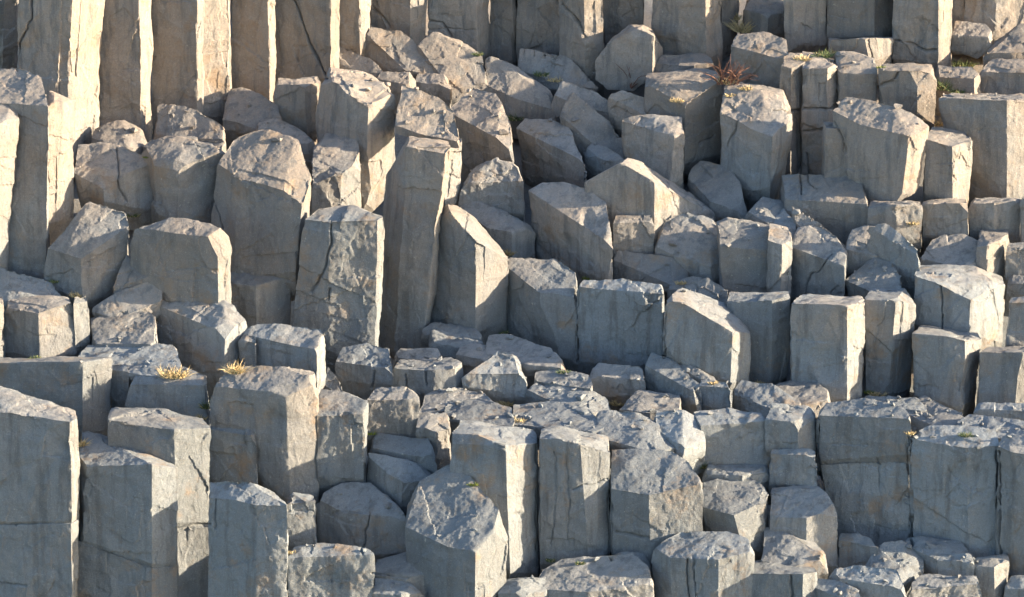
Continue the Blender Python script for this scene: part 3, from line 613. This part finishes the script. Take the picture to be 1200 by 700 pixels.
for q, (cc, nn_) in zip(BL, fcs):
    # only the faces in view (with a margin for a step to the side) get the fine mesh
    R = cc - CA
    fwv = R @ np.array(FWD)
    px_ = 600 + R[:, 0] / fwv * 6000; py_ = 350 - (R @ np.array(UP)) / fwv * 6000
    dist = np.linalg.norm(R, axis=1)
    cosv = (nn_ * R).sum(1) / dist
    cand = np.nonzero((cosv < .12) & (px_ > -25) & (px_ < 1225) & (py_ > -25) & (py_ < 725))[0]
    vis = set()
    for i in cand.tolist():
        h = tree.ray_cast(CAM, Vector(R[i] / dist[i]))
        if h[0] is None or h[3] > dist[i] - .10: vis.add(i)
    if vis:
        nm = q['nm']; bm = bmesh.new(); bm.from_mesh(nm); bm.faces.ensure_lookup_table()
        es = {e for i in vis for e in bm.faces[i].edges}
        bmesh.ops.subdivide_edges(bm, edges=list(es), cuts=2, use_grid_fill=True)
        bm.to_mesh(nm); bm.free()
del tree
for q in BL:
    nm = q['nm']
    n = len(nm.vertices)
    c = np.empty(n * 3, np.float32); nm.vertices.foreach_get('co', c)
    d = np.empty(n * 3, np.float32); nm.vertex_normals.foreach_get('vector', d)
    V.append(c.reshape(-1, 3)); N.append(d.reshape(-1, 3)); cnt.append(n)
X = np.concatenate(V).astype(np.float64); NN = np.concatenate(N)
ids = np.repeat(np.arange(len(BL)), cnt)
off = np.stack([_h(ids, ids * 0 + k, ids * 0, 3) for k in range(3)], 1) * 40   # every stone has its own grain
Q = X + off
up = np.clip((NN[:, 2] - .35) * 2.2, 0, 1)
disp = np.zeros(len(X), np.float32)
disp += .016 * flats(Q * 1.8, 1)
disp += .016 * flats(Q * np.array((4.0, 4.0, 2.8)), 2)
disp += .006 * flats(Q * 9, 3)
disp += (.009 - .005 * up) * facets(Q * np.array((2.6, 2.6, 1.8)), 11)
disp += (.0045 - .002 * up) * facets(Q * np.array((8., 8., 6.)), 31)
disp += .0028 * flats(Q * np.array((22, 22, 16)), 5)
disp += .0022 * vnoise(Q * np.array((42, 42, 26.)), 6) + .0018 * vnoise(Q * 75, 7)
pit = vnoise(Q * 14, 8) * .6 + vnoise(Q * 30, 9) * .4
disp -= .012 * np.clip(pit - .38, 0, 1) * (1 - .5 * up)
disp += .004 * flats(Q * np.array((1.6, 1.6, 11.)), 12) * (1 - up)
# cracks and scoops, carved where they run over the stone
rel = X - np.array(CAM)
fw = rel @ np.array(FWD)
PX = 600 + rel[:, 0] / fw * 6000
PY = 350 - (rel @ np.array(UP)) / fw * 6000
front = (NN @ np.array(FWD)) < -.02
for line, wd, dp in CRACKS:
    pl = P(line)
    x0 = min(p[0] for p in pl) - 6; x1 = max(p[0] for p in pl) + 6; y0 = min(p[1] for p in pl) - 6; y1 = max(p[1] for p in pl) + 6
    m = np.nonzero(front & (PX > x0) & (PX < x1) & (PY > y0) & (PY < y1))[0]
    wob = 1.2 * vnoise(np.stack([PX[m] / 7, PY[m] / 7, PX[m] * 0], 1), 77)
    best = np.full(len(m), 1e9)
    for (ax, ay), (bx, by) in zip(pl[:-1], pl[1:]):
        dx, dy = bx - ax, by - ay
        t = np.clip(((PX[m] + wob - ax) * dx + (PY[m] + wob - ay) * dy) / (dx * dx + dy * dy + 1e-9), 0, 1)
        best = np.minimum(best, np.hypot(PX[m] + wob - ax - t * dx, PY[m] + wob - ay - t * dy))
    wv = np.clip(.62 + .5 * vnoise(np.stack([PX[m] / 16, PY[m] / 16, PX[m] * 0 + 3], 1), 78), .25, 1)
    disp[m] -= dp * 1.1 * np.exp(-(best / (wd * wv)) ** 2)
# flake scars: shallow wedges split off the faces and edges, a sharp step at one end
fr = np.random.RandomState(4)
edge_noise = vnoise(Q * 11, 61) * .6 + vnoise(Q * 27, 62) * .4
i = 0
for q, n in zip(BL, cnt):
    Pn = X[i:i + n]; Nn = NN[i:i + n]; en = edge_noise[i:i + n]; sl_ = slice(i, i + n); i += n
    ok = np.nonzero(front[sl_] & (PX[sl_] > -10) & (PX[sl_] < 1210) & (PY[sl_] > -10) & (PY[sl_] < 710))[0]
    if len(ok) < 200: continue
    sz = float(np.ptp(Pn[ok], axis=0).max())
    for _ in range(int(2 + 4 * min(1.6, sz))):
        c = ok[fr.randint(len(ok))]; nn1 = Nn[c]
        u = fr.normal(size=3); u[2] *= 1.6; u -= nn1 * (u @ nn1); u /= np.linalg.norm(u) + 1e-9
        t = np.cross(nn1, u)
        L = sz * fr.uniform(.12, .45); wd_ = L * fr.uniform(.35, .9); h = fr.uniform(.005, .022) * min(1, .5 + sz * .5)
        R = Pn - Pn[c]; a_ = R @ u + en * .035; b_ = np.abs(R @ t) + en * .03; c_ = np.abs(R @ nn1)
        half = wd_ * (.35 + .65 * np.sqrt(np.clip(1 - a_ / L, 0, 1)))
        m = (a_ > 0) & (a_ < L) & (b_ < half) & (c_ < .12) & ((Nn @ nn1) > .25)
        disp[sl_][m] -= h * (1 - a_[m] / L) ** .8 * (1 - .35 * b_[m] / half[m])
for sx, sy, rx, ry, dp in SCOOPS:
    r2 = ((PX - sx) / rx) ** 2 + ((PY - sy) / ry) ** 2
    m = front & (r2 < 1)
    disp[m] -= dp * .8 * (1 - r2[m]) ** 1.5 * (1 + .5 * vnoise(Q[m] * 6, 91))
X2 = X + NN * disp[:, None]
i = 0
for q, n in zip(BL, cnt):
    nm = q['nm']; o = q['o']
    nm.vertices.foreach_set('co', X2[i:i + n].astype(np.float32).ravel()); i += n
    nm.update()
    o.modifiers.clear(); old = o.data; o.data = nm; bpy.data.meshes.remove(old); nm.name = q['kind']
    # put the origin at the foot of the stone
    zmin = min(v.z for v in q['pts']); cx = sum(v.x for v in q['pts']) / len(q['pts']); cy = sum(v.y for v in q['pts']) / len(q['pts'])
    nm.transform(Matrix.Translation((-cx, -cy, -zmin))); o.location = (cx, cy, zmin)
    nm.materials.clear(); nm.materials.append(ROCK)
    nm.polygons.foreach_set('use_smooth', [True] * len(nm.polygons)); nm.set_sharp_from_angle(angle=math.radians(32))
    o['kind'] = 'thing'; o['label'] = q['label']; o['category'] = CATS[q['kind']]; o['group'] = GRP[q['kind']]

# ------------------------------------------------------------------ the slope behind and under the stones
gx = np.arange(-2200, 3600, 25.0); gy = np.arange(-900, 1500, 25.0)
vv = []
for y in gy:
    for x in gx:
        v = at(x, y, D(x, y) + .85)
        vv.append(v)
arr = np.array([tuple(v) for v in vv])
dn = .12 * vnoise(arr * 1.3, 51) + .12 * facets(arr * 1.6, 52)
arr[:, 1] += dn; arr[:, 2] += dn * .5
nx = len(gx); fs = []
for j in range(len(gy) - 1):
    for k in range(nx - 1):
        a0 = j * nx + k
        fs.append((a0, a0 + 1, a0 + nx + 1, a0 + nx))
me = bpy.data.meshes.new('rock_slope'); me.from_pydata([tuple(v) for v in arr], [], fs)
me.materials.append(ROCK)
o = bpy.data.objects.new('rock_slope', me); COL.objects.link(o); o['kind'] = 'structure'


# ------------------------------------------------------------------ small stones, grass and twigs, set down where a look from the camera meets the rock
bpy.context.view_layer.update()
dg = bpy.context.evaluated_depsgraph_get()
def drop(px, py):
    h = SC.ray_cast(dg, CAM, ray(px, py).normalized())
    return (h[1], h[2]) if h[0] else (None, None)
rg = random.Random(5)
def blades(n, spread, length, width, lean=.5, up=1.0, flat=.5):
    vs, fs = [], []
    for _ in range(n):
        a = rg.uniform(0, 6.283); r = spread * math.sqrt(rg.random())
        b = Vector((math.cos(a) * r, math.sin(a) * r * flat, 0))
        l = length * rg.uniform(.45, 1.1)
        d = Vector((rg.gauss(0, lean) + .25 * math.cos(a), rg.gauss(0, lean) - .15, up)).normalized()
        sd = d.cross(Vector((rg.gauss(0, 1), rg.gauss(0, 1), .2))).normalized() * width
        dr = Vector((d.x, d.y, -.6)) * l * rg.uniform(.1, .4)
        i = len(vs)
        m = b + d * l * .55 + dr * .25; t = b + d * l + dr
        vs += [b - sd, b + sd, m + sd * .7, m - sd * .7, t]
        fs += [(i, i + 1, i + 2, i + 3), (i + 3, i + 2, i + 4)]
    return vs, fs
def plant(name, label, cat, group, px, py, parts):
    loc, nn = drop(px, py)
    if loc is None: return
    root = None
    for nm, (vs, fs), mat in parts:
        me = bpy.data.meshes.new(nm); me.from_pydata([tuple(v) for v in vs], [], fs); me.materials.append(mat)
        o = bpy.data.objects.new(nm if root else name, me); COL.objects.link(o)
        if root: o.parent = root
        else:
            root = o; o.location = loc - Vector((0, .01, .01))
            o['kind'] = 'thing'; o['label'] = label; o['category'] = cat; o['group'] = group
for px, py, sp, ln, nb, kd, lab in TUFTS:
    mat = {'s': STRAW, 'g': GREEN, 'm': MOSS}[kd]
    pr = [('grass_blades', blades(int(nb * 1.4), sp, ln * 1.15, .0042), mat)]
    if kd == 's': pr.append(('green_blades', blades(nb // 4, sp * .8, ln * .6, .005), GREEN))
    if kd == 'g': pr.append(('dry_blades', blades(nb // 4, sp * .9, ln * .9, .005), STRAW))
    plant('grass_tuft', lab, 'grass tuft', 'grass tufts in the cracks and on the ledges', px, py, pr)
def twigs(n, length, spread, dirs):
    vs, fs = [], []
    def seg(a, b, r0, r1):
        d = (b - a).normalized(); u = d.orthogonal().normalized(); v = d.cross(u); i = len(vs)
        for c, r in ((a, r0), (b, r1)):
            for k in range(4):
                t = k * math.pi / 2; vs.append(c + u * math.cos(t) * r + v * math.sin(t) * r)
        for k in range(4): fs.append((i + k, i + (k + 1) % 4, i + 4 + (k + 1) % 4, i + 4 + k))
    for _ in range(n):
        p = Vector((rg.uniform(-1, 1) * spread, rg.uniform(-.5, .5) * spread, 0)); d = Vector((rg.gauss(dirs, .6), rg.gauss(-.2, .3), 1)).normalized(); r = .0095
        for k in range(5):
            q = p + d * length / 5 * rg.uniform(.7, 1.2); seg(p, q, r, r * .8); r *= .8
            if k > 1 and rg.random() < .7:
                e = (d + Vector((rg.gauss(0, .6), rg.gauss(0, .5), .2))).normalized(); seg(q, q + e * length * .22, r * .8, r * .4)
            p = q; d = (d + Vector((rg.gauss(0, .25), rg.gauss(0, .2), rg.gauss(-.1, .15)))).normalized()
    return vs, fs
plant('dry_shrub', 'leafless shrub with reddish twigs behind the rough bright block at the upper right', 'shrub', 'dry plants', 852, 97,
      [('twigs', twigs(34, .32, .13, .3), TWIG), ('dead_grass', blades(60, .12, .16, .003), STRAW)])
plant('dry_stalk', 'thin reddish stalk growing beside the egg shaped boulder', 'dry plant', 'dry plants', 742, 102,
      [('stalks', twigs(5, .34, .05, .15), TWIG)])
# loose stone chips
def chip_mesh(seed):
    r = random.Random(seed); bm = bmesh.new()
    for _ in range(11): 
        v = Vector((r.gauss(0, 1), r.gauss(0, 1), r.gauss(0, 1))).normalized(); bm.verts.new((v.x, v.y * .8, v.z * .55))
    bmesh.ops.convex_hull(bm, input=list(bm.verts)); bm.normal_update()
    bmesh.ops.bevel(bm, geom=bm.edges[:], offset=.05, segments=1, affect='EDGES')
    me = bpy.data.meshes.new('stone_chip'); bm.to_mesh(me); bm.free(); me.materials.append(ROCK); return me
CM = [chip_mesh(k) for k in range(8)]
for zone, (x0, y0, x1, y1, n, s0, s1) in CHIPS:
    k = 0
    for _ in range(n * 8):
        if k >= n: break
        px, py = rg.uniform(x0, x1), rg.uniform(y0, y1)
        loc, nn = drop(px, py)
        if loc is None or nn.z < .6: continue
        o = bpy.data.objects.new('stone_chip', CM[rg.randrange(8)]); COL.objects.link(o)
        sc_ = rg.uniform(s0, s1) * (1.6 if rg.random() < .15 else 1)
        o.scale = (sc_, sc_, sc_); o.rotation_euler = (rg.uniform(-.4, .4), rg.uniform(-.4, .4), rg.uniform(0, 6)); o.location = loc + Vector((0, 0, sc_ * .25))
        o['kind'] = 'thing'; o['category'] = 'stone chip'; o['label'] = 'small angular stone chip ' + zone; o['group'] = 'loose stone chips ' + zone
        k += 1
